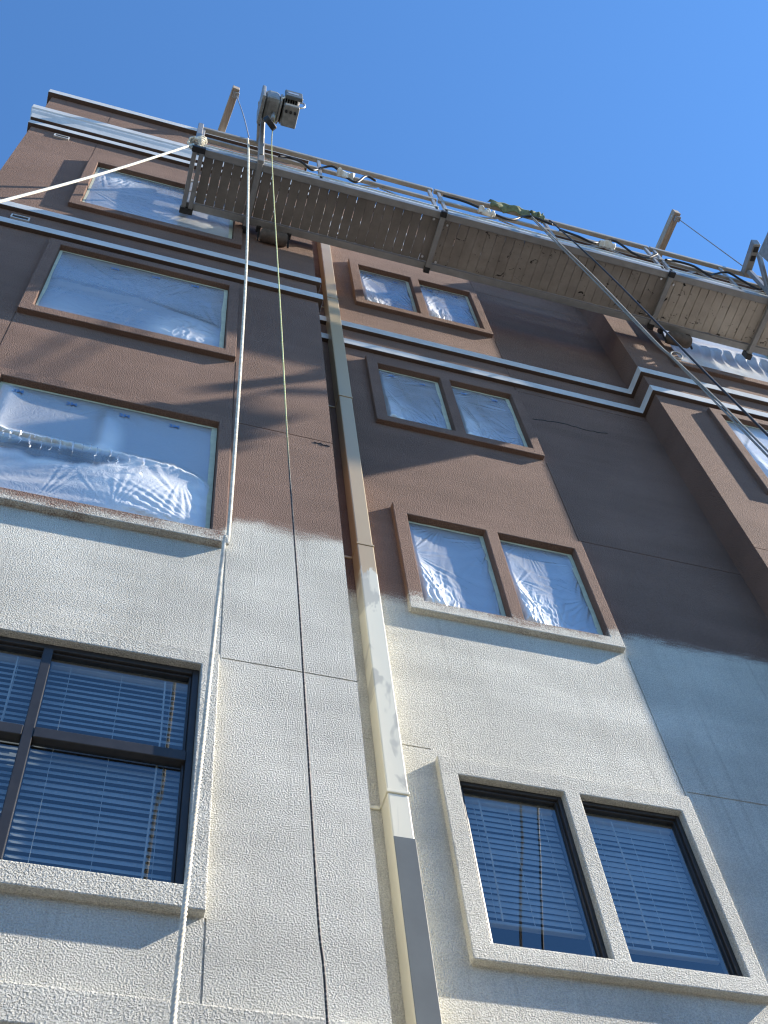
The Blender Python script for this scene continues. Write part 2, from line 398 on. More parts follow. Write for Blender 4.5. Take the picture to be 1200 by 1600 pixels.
def vent(x, z, Y):
    v = MB(); v.box(x-.075, x+.075, Y-.012, Y+.01, z-.032, z+.032).build('wall_vent', M['black'], bld)
    o = [c for c in bld.children if c.name.startswith('wall_vent')][-1]
    MB().box(x-.09, x+.09, Y-.02, Y+.01, z+.034, z+.05).box(x-.09, x+.09, Y-.02, Y+.01, z-.05, z-.034).box(x-.09, x-.077, Y-.02, Y+.01, z-.033, z+.033).box(x+.077, x+.09, Y-.02, Y+.01, z-.033, z+.033).build('vent_frame', M['trim'], o)
vent(-1.55, 15.40, 0); vent(-1.49, 12.13, 0)
def crack(pts, Y):
    p = []; 
    for (xa, za), (xb, zb) in zip(pts, pts[1:]):
        for k in range(6): t = k/6; p.append((xa+(xb-xa)*t, Y-.001, za+(zb-za)*t+random.uniform(-.012, .012)))
    MB().tube(p, .005, 4).build('wall_crack', M['black'], bld)
crack([(3.86, 11.06), (4.2, 11.13), (4.5, 11.09), (4.75, 11.13)], YR)
crack([(1.38, 8.62), (1.53, 8.60)], 0)

# ------------------------------------------------------------------ the block across the street (unseen; added to cut low sky light and feed the glass)
ob = empty('opposite_blocker', 'unseen tan block across the street, added to cut low sky light and mirror in the glass', 'building')
M['tan'] = paint('blocker_tan', (.30, .26, .21), .9, .1, 2)
OY = -17.0; oh = 7.6  # roof height chosen for how much low sky it blocks
oops = [(x, x+1.7, z, z+1.5) for x in [-28+4.0*i for i in range(16)] for z in (-.4, 2.6, 5.6)]
oxs = sorted({-30, 38} | {q for o in oops for q in o[:2]}); ozs = sorted({BOT, oh} | {q for o in oops for q in o[2:]})
oset = {(round(o[0], 3), round(o[2], 3)) for o in oops}
ow = weld(relief(oxs, ozs, lambda i, j: None if (round(oxs[i], 3), round(ozs[j], 3)) in oset else 0.0, OY, 0.0, -.25).build('wall', M['tan'], ob))
MB().box(-30, 38, OY-9, OY-.4, BOT, oh-.4).build('blocker_core', M['dark'], ob)
MB().box(-30.2, 38.2, OY-9, OY+.15, oh, oh+.3).build('coping', M['trim'], ob)
wm = None
for x0, x1, z0, z1 in oops:
    if wm is None: o = MB().box(0, 1.7, -.02, 0, 0, 1.5).build('window', M['bronze'], ob, lift=False); wm = o.data  # window panels of the added unseen blocker
    else: o = bpy.data.objects.new('window', wm); link(o, ob)
    o.location = (x0, OY-.2, z0+H)

# ------------------------------------------------------------------ venetian blinds behind the clear windows
def blind(x0, x1, z0, z1, Y, label, wand, tilt=66, pitch=.043):
    b = empty('venetian_blind', label, 'blind', 'blinds behind the clear windows'); b.location = (x0, Y, z0+H)
    inv = Matrix.Translation((-x0, -Y, -z0-H))
    def part(o): o.matrix_parent_inverse = inv; return o
    part(MB().box(x0, x1, Y-.02, Y+.03, z1-.05, z1).build('head_rail', M['slat'], b, bevel=.004))
    part(MB().box(x0, x1, Y-.015, Y+.02, z0, z0+.022).build('bottom_rail', M['slat'], b, bevel=.004))
    s = MB(); ct, st = math.cos(R(tilt)), math.sin(R(tilt)); row = []
    for u, hgt in ((-.024, 0), (-.008, .0035), (.008, .0035), (.024, 0)):
        row.append((u*ct - hgt*st, u*st + hgt*ct))
    w = x1-x0
    vs = [(x, yy, zz) for x in (0, w) for yy, zz in row]; s.add(vs, [(i, i+1, i+5, i+4) for i in range(3)])
    n = int((z1-.06-z0-.03)/pitch); first = None
    for i in range(n):
        if first is None: o = s.build('slat', M['slat'], b, smooth=True, lift=False); first = o
        else: o = bpy.data.objects.new('slat', first.data); link(o, b)
        o.location = (x0, Y, z1-.075-i*pitch+H+random.uniform(-.002, .002)); o.rotation_euler = (random.uniform(-.09, .09), random.uniform(-.006, .006), 0); part(o)
    for u in (.14, .5, .86):
        x = x0+w*u; part(MB().tube([(x, Y-.028, z1-.05), (x, Y-.028, z0)], .0018, 4).build('ladder_cord', M['whitecloth'], b))
    part(MB().tube([(wand, Y-.04, z1-.06), (wand+.008, Y-.042, z1-.5), (wand-.005, Y-.04, max(z0, z1-1.5))], .005, 6).build('wand', M['whitecloth'], b))
mxl = (LW['ix0']+LW['ix1'])/2
blind(LW['ix0']+.03, mxl-.03, LW['iz0']+.03, LW['iz1']-.02, .095, 'white slatted blind left of the mullion in the bottom-left window', -.35)
blind(mxl+.03, LW['ix1']-.03, LW['iz0']+.03, LW['iz1']-.02, .095, 'white slatted blind right of the mullion in the bottom-left window', .44)
blind(RW['ixa'][0]+.03, RW['ixa'][1]-.04, RW['iz0']+.25, RW['iz1']-.02, YR+.095, 'white slatted blind in left pane of the bottom double window', 2.38, 74)
blind(RW['ixb'][0]+.03, RW['ixb'][1]-.04, RW['iz0']+.20, RW['iz1']-.02, YR+.095, 'white slatted blind with dangling cords in right pane of the bottom double window', 3.23, 74)

# ------------------------------------------------------------------ plastic masking film taped over the windows
def N(x, y, s=0.0): return noise.noise(Vector((x, y, s)))
def ridge(a): return 1-abs(((a/math.pi) % 2)-1)*2          # triangle wave
def fan(u, v, cu, cv, k, fall, seed, asp=1.0):
    dx, dy = (u-cu)*asp, v-cv; r = math.hypot(dx, dy)+1e-4; th = math.atan2(dy, dx)
    w = ridge(k*th + 3.5*N(th*2, r*2.2, seed) + 1.2*N(th*9, r*5, seed+2)) * min(1.0, max(0.0, N(th*3.1+seed, r*1.8, seed+4)*3.2-.1))
    return w*min(r*3, 1)*math.exp(-r/fall)
def crumple(u, v, s, seed):
    a = u*s + .9*N(u*s*.7, v*s*.7, seed+9); b = v*s*.55 + .9*N(u*s*.7+5, v*s*.7, seed+9)
    return .42 - abs(N(a, b, seed)) - .55*abs(N(a*2.2+b*.6, b*2.0, seed+3)) - .28*abs(N(a*4.6, b*4.1-a, seed+6))
def sheet(x0, x1, z0, z1, Y, fn, label, holes=None, nx=150, nz=130, marks=(), tapew=.026, layers=None):
    e = empty('plastic_sheet', label, 'plastic sheet', 'plastic sheets taped over windows'); e.location = ((x0+x1)/2, Y, z0+H)
    inv = Matrix.Translation((-(x0+x1)/2, -Y, -z0-H))
    def part(o): o.matrix_parent_inverse = inv; return o
    mb = MB()
    for j in range(nz+1):
        for i in range(nx+1):
            u, v = i/nx, j/nz; ed = min(u, 1-u, v, 1-v); k = min(1, ed*14); k = k*k*(3-2*k)
            mb.v.append((x0+(x1-x0)*u, Y - fn(u, v)*k, z0+(z1-z0)*v))
    for j in range(nz):
        for i in range(nx):
            if holes and holes((i+.5)/nx, (j+.5)/nz): continue
            a = j*(nx+1)+i; mb.f.append((a, a+1, a+nx+2, a+nx+1))
    fo = part(mb.build('film', M['film'], e, smooth=True))
    at = fo.data.attributes.new('layers', 'FLOAT', 'POINT')
    at.data.foreach_set('value', [max(-1.0, min(1.0, layers((i % (nx+1))/nx, (i//(nx+1))/nz))) if layers else 0.0 for i in range((nx+1)*(nz+1))])
    t = tapew
    for k, (a, b, c, d, w) in enumerate(((x0, x0, z0, z1, t), (x1, x1, z0, z1, t*1.5), (x0, x1, z0, z0, t*.7), (x0, x1, z1, z1, t))):
        n = 14; tp = MB(); vs = []
        for i in range(n+1):
            q = i/n; ww = w*(1+.35*N(q*4, k*7, x0+z0)); yy = Y-.004-.002*N(q*5, k, z0)
            if k < 2: xo = x0+.001 if k == 0 else x1-.001; sg = 1 if k == 0 else -1; z = c+(d-c)*q; vs += [(xo, yy, z), (xo+sg*ww, yy, z)]
            else: zo = z0+.001 if k == 2 else z1-.001; sg = 1 if k == 2 else -1; x = a+t+(b-a-2*t)*q; vs += [(x, yy-.001, zo), (x, yy-.001, zo+sg*ww)]
        tp.add(vs, [(2*i, 2*i+1, 2*i+3, 2*i+2) for i in range(n)]); part(tp.build('masking_tape', M['tape'], e))
    for u, v, s in marks:
        cu = bpy.data.curves.new('printed_mark', 'FONT'); cu.body = '3M'; cu.size = s; cu.align_x = 'CENTER'; cu.align_y = 'CENTER'; cu.extrude = .0004; cu.offset = .0015
        tmp = bpy.data.objects.new('tmp', cu); link(tmp); me = bpy.data.meshes.new_from_object(tmp.evaluated_get(bpy.context.evaluated_depsgraph_get())); bpy.data.objects.remove(tmp)
        me.materials.clear(); o = bpy.data.objects.new('printed_mark', me); me.materials.append(M['mark']); link(o, e)
        o.matrix_basis = Matrix.Translation((x0+(x1-x0)*u, Y - fn(u, v) - .006, z0+(z1-z0)*v+H)) @ Matrix.Rotation(R(90), 4, 'X')
        part(o)
    return e
def shreds(e, x0, x1, z0, z1, Y, us):
    inv = e.children[0].matrix_parent_inverse.copy()
    for q, u in enumerate(us):
        x = x0+(x1-x0)*u; z = z0+(z1-z0)*w3_mid(u); n = 9; L = random.uniform(.05, .22); w = random.uniform(.003, .010); mb = MB(); vs = []
        for i in range(n+1):
            t = i/n; cx = x+.035*N(t*2, q, 1)*t+.02*t*random.uniform(-.4, 1); cy = Y-.048+.02*N(t*2.5, q, 5); a = 2.4*t+q; ww = w*(1-.6*t)
            vs += [(cx-ww*math.cos(a), cy-ww*math.sin(a), z-L*t), (cx+ww*math.cos(a), cy+ww*math.sin(a), z-L*t+.006)]
        mb.add(vs, [(2*i, 2*i+1, 2*i+3, 2*i+2) for i in range(n)]); o = mb.build('torn_strip', M['film'], e, smooth=True); o.matrix_parent_inverse = inv
IZ0, IZ1, JX0, JX1 = LW['iz0'], LW['iz1'], LW['ix0'], LW['ix1']
TM = tuple((u, .92, .065) for u in (.09, .33, .57, .80))
def pulls(u, v, pts, seed, amp, asp=1.0):
    """tension creases running out from the spots where the film is taped or bunched"""
    f = 0.0
    for q, (cu, cv, k, fall) in enumerate(pts): f += amp*fan(u, v, cu, cv, k, fall, seed+q*1.7, asp)
    return f
def f_w1(u, v):
    f = .012*N(u*2, v*2, 1) + .011*max(0, u-.55)*2.5*ridge(13*(v+(1-u)**2*.9)+N(u*3, v*3, 4))
    f += pulls(u, v, ((1.0, .10, 30, .5), (.97, .5, 26, .3), (.0, .45, 24, .28), (.05, .95, 30, .35), (.5, 0, 30, .25), (.3, 1, 34, .2)), 4, .010, 1.3)
    f += .016*crumple(u, v, 13, 2)*bell(u, v, .18, .8, .3, .24)
    return f + .03*math.sin(math.pi*u)*(1-v)
def bell(u, v, a, b, ru, rv): 
    m = max(0, 1-math.hypot((u-a)/ru, (v-b)/rv)); return m*m*(3-2*m)
def l_w1(u, v): return .9*bell(u, v, .95, .35, .35, .5)*(.5+.5*ridge(9*(v+(1-u)**2*.9))) + .7*bell(u, v, .18, .8, .3, .22) + .25*(1-v)
def lit_w2(u, v): return 1.3*bell(u, v, .77, .16, .27, .30)*(.75+.5*N(u*7, v*7, 2)) + .25*bell(u, v, .15, .1, .3, .3)  # extra white on the crumpled patch stands in for sunlight there
def l_w3(u, v):
    md = w3_mid(u)
    if v > md: return .85*math.exp(-(u/.07)**2) + .8*math.exp(-((v-md)/.05)**2) + .75*bell(u, v, .53, .62, .09, .34) + .12
    b = .85*bell(u, v, .74, .18, .46, .46) + .36 + .55*max(0, N(u*3+2*v, v*13-u*5, 3)) + .3*math.exp(-((v-w3_low(u))/.03)**2)
    k = h_w3(u, v); return b*(1-k) - (.42+.4*N(u*7, v*11, 8))*k
def l_b(u, v): return .85 + .3*N(u*3, v*6, 1) - .9*max(0, v-.72)*2
def f_w2(u, v):
    f = .020*N(u*1.6+3, v*1.6, 5) + pulls(u, v, ((0, .06, 34, .32), (.10, 1.0, 20, .45), (.55, .52, 22, .25), (1, .22, 30, .34), (.45, 0, 34, .2), (.8, 1, 36, .25)), 9, .009, 1.2)
    m = bell(u, v, .77, .17, .27, .32)
    f += m*(.030*crumple(u, v, 11, 11)+.030) + .012*m*fan(u, v, .70, .0, 30, .5, 12, 1.3)
    f += .014*math.exp(-((v-.50+.35*max(0, u-.5))/.05)**2)
    return f
def w3_mid(u): return .505 - .05*max(0, u-.55)*2 - .9*max(0, u-.80)**1.5
def w3_low(u): return .505 - (.155 if u < .5 else .155*max(0, 1-(u-.5)/.2)) - .03*N(u*14, 0, 2)
def f_w3(u, v):
    md = w3_mid(u)
    if v > md:
        f = .004*N(u*3, v*3, 1) + .036*max(math.exp(-((u-.5)/.035)**2)*min(1, (1-v)*6), math.exp(-((v-md)/.045)**2))
        f += .030*math.exp(-(u/.09)**2) + pulls(u, v, ((.5, md, 40, .12), (0, md, 40, .14), (.5, .98, 30, .12), (1, md, 30, .2)), 3, .007) + .003*ridge(75*u+24*v+2*N(u*8, v*8, 1))*max(0, v-.8)*3
        f += .0035*ridge(120*u+14*N(u*6, v*4, 3))*math.exp(-((v-md)/.05)**2)
        return f
    f = .012*N(u*2.5, v*3, 7) + .009*ridge(24*(v*1.9-u*.55)+1.5*N(u*3, v*3, 2))*max(0, .55-u)*1.6 + .022*math.exp(-((v-md)/.05)**2)
    f += .050*bell(u, v, .74, .20, .42, .44) + pulls(u, v, ((.97, .0, 46, .45), (.86, .42, 38, .25), (.5, .36, 36, .22), (.6, 0, 40, .2), (.3, .0, 36, .2)), 5, .0085, 1.2) + .004*ridge(60*v-14*u+3*N(u*4, v*4, 6))*.5
    return f
def ss(x): x = max(0.0, min(1.0, x)); return x*x*(3-2*x)
def h_w3(u, v): return ss((v-w3_low(u))/.05) * ss((w3_mid(u)-.01-v)/.03) * ss((.66-u)/.12)
sheet(JX0+.004, JX1-.004, IZ0+3*FL+.003, IZ1+3*FL-.003, .010, f_w1, 'plastic sheet over the top-left window just under the cornice, partly behind the hanging platform', marks=((.3, .87, .06),), layers=l_w1)
sheet(JX0+.004, JX1-.004, IZ0+2*FL+.003, IZ1+2*FL-.003, .010, f_w2, 'plastic sheet with one crumpled bright patch, on left bay window just below the trim bands', marks=TM[1:], layers=lit_w2)  # layers here also carries the whiter patch standing in for sunlight
w3 = sheet(JX0+.004, JX1-.004, IZ0+FL+.003, IZ1+FL-.003, .010, f_w3, 'torn plastic sheet frayed across its middle, on lowest masked window of left bay', None, 220, 170, TM, layers=l_w3)
shreds(w3, JX0+.004, JX1-.004, IZ0+FL+.003, IZ1+FL-.003, .010, (.04, .07, .10, .13, .17, .21, .23, .25, .26, .30, .33, .34, .39, .43, .46, .49, .55, .58, .63, .69))
def f_pane(seed, g):
    rn = random.Random(int(seed*10)); pts = [(-.05, rn.uniform(.05, .9), rn.randint(24, 40), rn.uniform(.2, .4)) for _ in range(2)] + [(rn.uniform(.1, .9), -.03, rn.randint(24, 40), rn.uniform(.15, .3)) for _ in range(2)] + [(1.04, rn.uniform(.0, .9), rn.randint(24, 36), rn.uniform(.2, .35)) for _ in range(2)] + [(rn.uniform(.2, .9), 1.03, 40, .16)]
    def fn(u, v):
        f = .012*N(u*1.6+seed, v*1.6, seed) + .05*math.exp(-(u/.30)**2)*(1.1-v) + pulls(u, v, pts, seed, .0095, .8)
        m = bell(u, v, .20, .14, .46+.12*g, .40)
        f += m*.030*crumple(u, v, 9.5, seed+2) + .010*ridge(15*(u*.9+v*.5)+2.5*N(u*3, v*3, seed))*bell(u, v, .2, .4, .4, .5)
        return f
    return fn
def l_pane(g, k):
    q = (0, 1.0, .35, .9)[k]
    return lambda u, v: q*(1.25*bell(u, v, .16, .16, .46+.1*g, .45) + .75*math.exp(-(u/.24)**2)*max(0, min(1, (.92-v)*4))*(.75+.5*N(u*9, v*4, g+k))) + .12*max(0, N(u*3, v*8, k+g))
names = {1: 'of the lowest masked double window', 2: 'of the double window just below the trim bands', 3: 'of the topmost double window under the platform'}
for k in (1, 2, 3):
    for s, (a, b) in enumerate((RW['ixa'], RW['ixb'])):
        sheet(a+.003, b-.003, RW['iz0']+FL*k+.003, RW['iz1']+FL*k-.003, YR+.016, f_pane(k*3+s*1.7, s), 'plastic sheet over the %s pane %s' % (('left', 'right')[s], names[k]), None, 130, 160,
              ((.22, .88, .05), (.72, .88, .05)) if k > 1 else (), layers=l_pane(s, k))
def f_b1(u, v): return .010*N(u*2, v*2, 21) + .05*math.exp(-(u/.2)**2)*(1-v) + .022*ridge(38*u+6*v+2*N(u*5, v*3, 2))*max(0, .6-v)*1.3 + .012*fan(u, v, 0, .5, 14, .4, 8)
def f_b2(u, v): return .014*N(u*2, v*2, 31) + .05*math.exp(-((v-.45-.1*u)/.1)**2) + .016*ridge(60*u+2*N(u*5, v*5, 3))*math.exp(-((v-.42)/.12)**2) + .02*fan(u, v, .05, .5, 16, .3, 6) + .03*max(0, .4-v)
sheet(JX0+BX+.004, JX1+BX-.004, IZ0+2*FL+.003, IZ1+2*FL-.003, YB+.010, f_b1, 'plastic sheet on right bay window below the trim bands, cut by the picture edge', layers=l_b)
sheet(JX0+BX+.004, JX1+BX-.004, IZ0+3*FL+.003, IZ1+3*FL-.003, YB+.010, f_b2, 'bright sunlit plastic sheet on right bay window directly under the platform', layers=l_b)

# ------------------------------------------------------------------ downspout beside the left bay
dp = empty('downspout', 'square downspout between left bay and recess, brown above and pale below with grey foot', 'downspout'); dp.location = (1.80, YR, 0)
dinv = Matrix.Translation((-1.80, -YR, 0))
def dpart(o): o.matrix_parent_inverse = dinv; return o
X0, X1, Y0 = 1.738, 1.868, .262
js = [-1.5, 2.45, 5.04, 7.65, 10.245, 12.81, 15.6, 17.2]
for i, (a, b) in enumerate(zip(js, js[1:])):
    q = .003*(i % 2)
    dpart(MB().box(X0+q, X1-q, Y0+q, YR-.002, a+.002, b-.002).build('pipe_section', M['pipe'], dp, bevel=.009))
for z in js[1:-1]:
    dpart(MB().box(X0-.003, X1+.003, Y0-.003, YR-.002, z, z+.022).build('joint_collar', M['pipe'], dp, bevel=.003))
    dpart(MB().box(X0-.075, X0-.004, YR-.012, YR-.001, z-.012, z+.012).build('wall_strap', M['pipe'], dp, bevel=.003))
gd = MB().box(X0-.004, X1+.001, Y0-.007, YR-.003, -1.5, 2.43).build('grey_panel', M['guard'], dp, bevel=.008); dpart(gd)
gd = MB().box(X0+.004, X1-.003, Y0-.006, Y0-.001, 2.46, 4.70).build('grey_panel', M['guard'], dp, bevel=.002); dpart(gd); gd['label'] = 'dark grey panel on the lower front of the downspout'  # thin dark grey plate over the pale pipe front

# ------------------------------------------------------------------ hanging work platform
ZD = 13.55; YO, YI = -.74, -.13; XS0, XS1 = .03, 7.62
st = empty('swing_stage', 'long aluminium work platform with guard rails hanging in front of the top storey', 'platform'); st.location = (XS0, YO, ZD+H)
sinv = Matrix.Translation((-XS0, -YO, -ZD-H))
def sp(o, label=None):
    o.matrix_parent_inverse = sinv
    if label: o['label'] = label
    return o
CB = [2.86, 5.69]
def plank_mesh(seed, w, mat):
    rnd = random.Random(seed); y0, y1 = YO+.045, YI-.045; n = 13; mb = MB()
    ed = lambda: rnd.choice((.001, .001, .002, .0035, .005, .0055))
    L = []; Rr = []; cl, cr = ed(), ed()
    for i in range(n+1):
        if rnd.random() < .45: cl = ed()
        if rnd.random() < .45: cr = ed()
        L.append(cl); Rr.append(cr)
    for z in (0, .028):
        for i in range(n+1):
            y = y0+(y1-y0)*i/n; mb.v += [(L[i], y, z), (w-Rr[i], y, z)]
    k = 2*(n+1)
    for i in range(n):
        a = 2*i; mb.f += [(a, a+2, a+3, a+1), (k+a, k+a+1, k+a+3, k+a+2), (a, k+a, k+a+2, a+2), (a+1, a+3, k+a+3, k+a+1)]
    mb.f += [(0, 1, k+1, k), (2*n, k+2*n, k+2*n+1, 2*n+1)]
    o = mb.build('plank', mat, None, lift=False); me = o.data; bpy.data.objects.remove(o); return me
segs = [(XS0+.11, CB[0]-.004, 25, 'deck0'), (CB[0]+.004, CB[1]-.004, 25, 'deck1'), (CB[1]+.004, XS1-.08, 17, 'deck2')]
for q, (a, b, n, mt) in enumerate(segs):
    w = (b-a)/n; meshes = [plank_mesh(q*10+i, w, M[mt]) for i in range(7)]
    for i in range(n):
        o = bpy.data.objects.new('plank', meshes[(i*3+q) % 7]); link(o, st); o.location = (a+i*w, 0, ZD+.012+H+random.uniform(-.002, .002)); sp(o)
sp(MB().box(CB[1]+.01, XS1-.1, YO+.05, YI-.05, ZD+.05, ZD+.062).build('deck_mat', M['black'], st))
sp(MB().box(CB[0]+1.75, CB[1]-.2, YO+.05, YI-.22, ZD+.05, ZD+.062).build('deck_mat', M['black'], st))
def chord(y, label):
    c = MB().box(XS0, XS1, y-.04, y+.04, ZD-.03, ZD+.06)
    sp(c.build('side_chord', M['galv'], st, bevel=.006), label)
chord(YO, 'outer bottom chord'); chord(YI, 'chord on the wall side')
tb = MB()
for a, b in zip([XS0+.02]+[c+.03 for c in CB], [c-.03 for c in CB]+[XS1-.02]):
    sp(MB().box(a, b, YO-.025, YO-.012, ZD+.065, ZD+.20).box(a, b, YO-.035, YO-.012, ZD+.19, ZD+.215).build('toe_board', M['alubright'], st, bevel=.004))
    sp(MB().box(a, b, YI+.012, YI+.025, ZD+.065, ZD+.14).build('toe_board', M['alubright'], st, bevel=.004))
    for y in (YO-.01, YI+.01):
        sp(MB().box(a-.02, b+.02, y-.026, y+.026, ZD+.92, ZD+.99).build('top_rail', M['rail'], st, bevel=.008))
        sp(MB().box(a-.02, b+.02, y-.020, y+.020, ZD+.51, ZD+.57).build('mid_rail', M['rail'], st, bevel=.006))
        m_ = (a+b)/2
        for xx in (a+.03, m_, b-.03): sp(MB().box(xx-.02, xx+.02, y-.015, y+.015, ZD+.06, ZD+.93).build('rail_post', M['alu'], st, bevel=.004))
        for xa, xb in ((a+.05, m_-.03), (m_+.03, b-.05)):
            sp(MB().beam((xa, y+.018, ZD+.10), ((xa+xb)/2, y+.018, ZD+.51), .012, .03).beam((xb, y+.019, ZD+.10), ((xa+xb)/2+.04, y+.019, ZD+.51), .012, .03).build('brace', M['alu'], st))
def crossbar(x, mat='galv'):
    sp(MB().box(x-.03, x+.03, YO-.045, YI+.045, ZD-.075, ZD-.031).build('crossbar', M[mat], st, bevel=.005))
    for y in (YO-.03, YI+.03):
        sp(MB().box(x-.034, x+.034, y-.034, y+.034, ZD-.082, ZD-.02).build('end_cap', M['black'], st, bevel=.004))
    for y in (YO+.08, YI-.08):
        for s in (-1, 1): sp(MB().tube([(x+s*.085, y+s*.015, ZD-.012), (x+s*.085, y+s*.015, ZD+.014)], .014, 10).build('bolt', M['bolt'], st))
for c in CB: crossbar(c)
for x in (XS0+.0, XS0+.075): sp(MB().box(x-.025, x+.025, YO-.05, YI+.06, ZD-.08, ZD-.031).build('end_bar', M['galv'], st, bevel=.006))
for y in (YO-.03, YI+.05): sp(MB().box(XS0-.035, XS0+.11, y-.035, y+.03, ZD-.10, ZD-.03).build('end_cap', M['black'], st, bevel=.005))
for x in (XS0+.01, XS1-.03):
    sp(MB().box(x-.02, x+.02, YO, YI, ZD+.93, ZD+.98).box(x-.018, x+.018, YO+.02, YI-.02, ZD+.52, ZD+.56).build('end_rail', M['alu'], st, bevel=.006))
    for y in (YO-.03, YI+.03): sp(MB().box(x-.03, x+.03, y-.03, y+.03, ZD+.06, ZD+1.02).build('corner_post', M['galv'], st, bevel=.006))
def stirrup(x, xt, yt, zt):
    sp(MB().box(x-.03, x+.03, YO-.06, YI+.07, ZD-.085, ZD-.032).build('stirrup_bar', M['galv'], st, bevel=.005))
    sp(MB().box(x-.035, x+.035, YI+.05, YI+.12, ZD-.11, ZD+.05).build('stirrup_clamp', M['black'], st, bevel=.006))
    sp(MB().beam((x, YO-.07, ZD-.08), (x, YO-.09, ZD+1.0), .07, .05, (0,1,0)).build('stirrup_post', M['galv'], st, bevel=.006))
    sp(MB().beam((x, YO-.02, ZD+.92), (xt, yt, zt), .09, .13).build('outrigger_arm', M['galv'], st, bevel=.01))
    sp(MB().beam((x, YO-.08, ZD+.15), (x*.4+xt*.6, yt+.10, zt-.14), .05, .06).build('outrigger_strut', M['galv'], st, bevel=.008))
    a = Vector((x, YO-.02, ZD+.92)); b = Vector((xt, yt, zt)); dd = b-a
    for t in (.55, .82):
        p = a+dd*t; sp(MB().beam(p+Vector((0,0,-.068))-dd*.08, p+Vector((0,0,-.068))+dd*.08, .055, .012).build('arm_slot', M['black'], st))
stirrup(.74, .66, -1.20, 14.62); stirrup(7.02, 6.94, -1.20, 14.40)
def roller(x):
    sp(MB().beam((x-.17, YI+.05, ZD-.02), (x-.17, YI+.10, ZD-.30), .02, .02).beam((x+.17, YI+.05, ZD-.02), (x+.17, YI+.10, ZD-.30), .02, .02)
       .box(x-.20, x-.15, YI+.02, YI+.09, ZD-.06, ZD+.02).box(x+.15, x+.20, YI+.02, YI+.09, ZD-.06, ZD+.02).build('roller_bracket', M['black'], st, bevel=.004))
    pts = [(x-.155, -.075, ZD-.22), (x-.15, -.075, ZD-.22), (x-.13, -.075, ZD-.22), (x+.13, -.075, ZD-.22), (x+.15, -.075, ZD-.22), (x+.155, -.075, ZD-.22)]
    sp(MB().tube(pts, [.03, .062, .078, .078, .062, .03], 16).build('wall_roller', M['rollerfoam'], st, smooth=True))
roller(1.06); roller(6.02)

# hoists
def hoist(x, y, z, label):
    h = empty('electric_hoist', label, 'hoist', 'hoists on the platform arms'); h.location = (x, y, z+H)
    inv = Matrix.Translation((-x, -y, -z-H))
    def hp(name, mb, mat, bev=.01, smooth=False): o = mb.build(name, M[mat], h, bevel=bev, smooth=smooth); o.matrix_parent_inverse = inv; return o
    hp('back_plate', MB().box(x-.24, x-.20, y-.16, y+.16, z-.28, z+.26), 'hoist')
    hp('gearbox', MB().box(x-.195, x-.03, y-.15, y+.15, z-.20, z+.17), 'hoist', .045)
    hp('gear_cover', MB().tube([(x-.03, y, z), (x-.005, y, z)], .165, 20), 'alu', .006)
    hp('motor_housing', MB().tube([(x-.004, y, z+.03), (x+.10, y, z+.03), (x+.19, y, z+.03)], [.145, .15, .135], 18), 'black', 0, True)
    fins = MB()
    for i in range(6):
        xx = x+.015+i*.028; fins.tube([(xx, y, z+.03), (xx+.010, y, z+.03)], .162, 16)
    hp('cooling_fin', fins, 'hoist', 0)
    hp('control_box', MB().box(x+.01, x+.21, y-.20, y-.155, z-.12, z+.16), 'guard', .012)
    hp('cable_box', MB().box(x+.02, x+.19, y-.12, y+.12, z-.24, z-.14), 'hoist', .012)
    for i in range(3):
        hp('gland', MB().tube([(x+.05+i*.05, y-.05, z-.24), (x+.05+i*.05, y-.05, z-.27)], .016, 8), 'black', 0)
    hp('warning_plate', MB().box(x+.04, x+.16, y-.2035, y-.2005, z-.02, z+.05), 'bolt', 0)
    hp('handle', MB().tube(spline([(x+.20, y-.10, z+.15), (x+.245, y-.11, z+.09), (x+.245, y-.11, z-.08), (x+.20, y-.10, z-.14)], 5), .012, 6), 'bolt', 0, True)
    hp('guide_tube', MB().tube([(x-.08, y+.02, z-.20), (x-.085, y+.03, z-.42)], .022, 8), 'galv', 0, True)
    hp('guide_wheel', MB().tube([(x-.13, y+.08, z-.56), (x-.09, y+.03, z-.55)], .085, 18), 'black', .01)
    hp('lever', MB().beam((x-.02, y-.16, z-.18), (x+.08, y-.17, z+.10), .014, .02), 'rope', .003)
    return h
hoist(.86, -1.26, 14.20, 'grey electric hoist with motor on the left arm of the platform')
hoist(7.16, -1.28, 13.92, 'grey electric hoist at the right picture edge on the right platform arm')
def cable(name, pts, r, mat, label, cat, n=10, sides=6, group=None):
    return tag(MB().tube(spline(pts, n), r, sides).build(name, M[mat], None, smooth=True), label, cat, group)
# roof beams and suspension wires
def roofbeam(xt, xb, zt, label):
    e = empty('roof_beam', label, 'beam', 'outrigger beams on the roof'); e.location = (xt, -.70, zt+H)
    inv = Matrix.Translation((-xt, .70, -zt-H))
    a = MB().beam((xt, -.70, zt), (xb, 2.6, zt-.02), .10, .16).build('timber', M['timber'], e, bevel=.008); a.matrix_parent_inverse = inv
    b = MB().tube([(xt+.055, -.62, zt-.02), (xt-.055, -.62, zt-.02)], .018, 8).build('bolt', M['bolt'], e); b.matrix_parent_inverse = inv
    c = MB().box(xt-.03, xt+.055, -.66, -.58, zt-.13, zt-.082).build('shackle', M['galv'], e, bevel=.005); c.matrix_parent_inverse = inv
roofbeam(.41, .02, 17.55, 'weathered beam jutting over the roof edge left of the hoist')
roofbeam(7.02, 6.9, 17.40, 'weathered beam jutting over the roof edge at the right end of the platform')
cable('suspension_wire', [(.43, -.62, 17.44), (.53, -.71, 15.95), (.60, -.79, 14.55)], .007, 'galv', 'thin steel wire from the left roof beam to the hoist', 'wire', group='suspension wires')
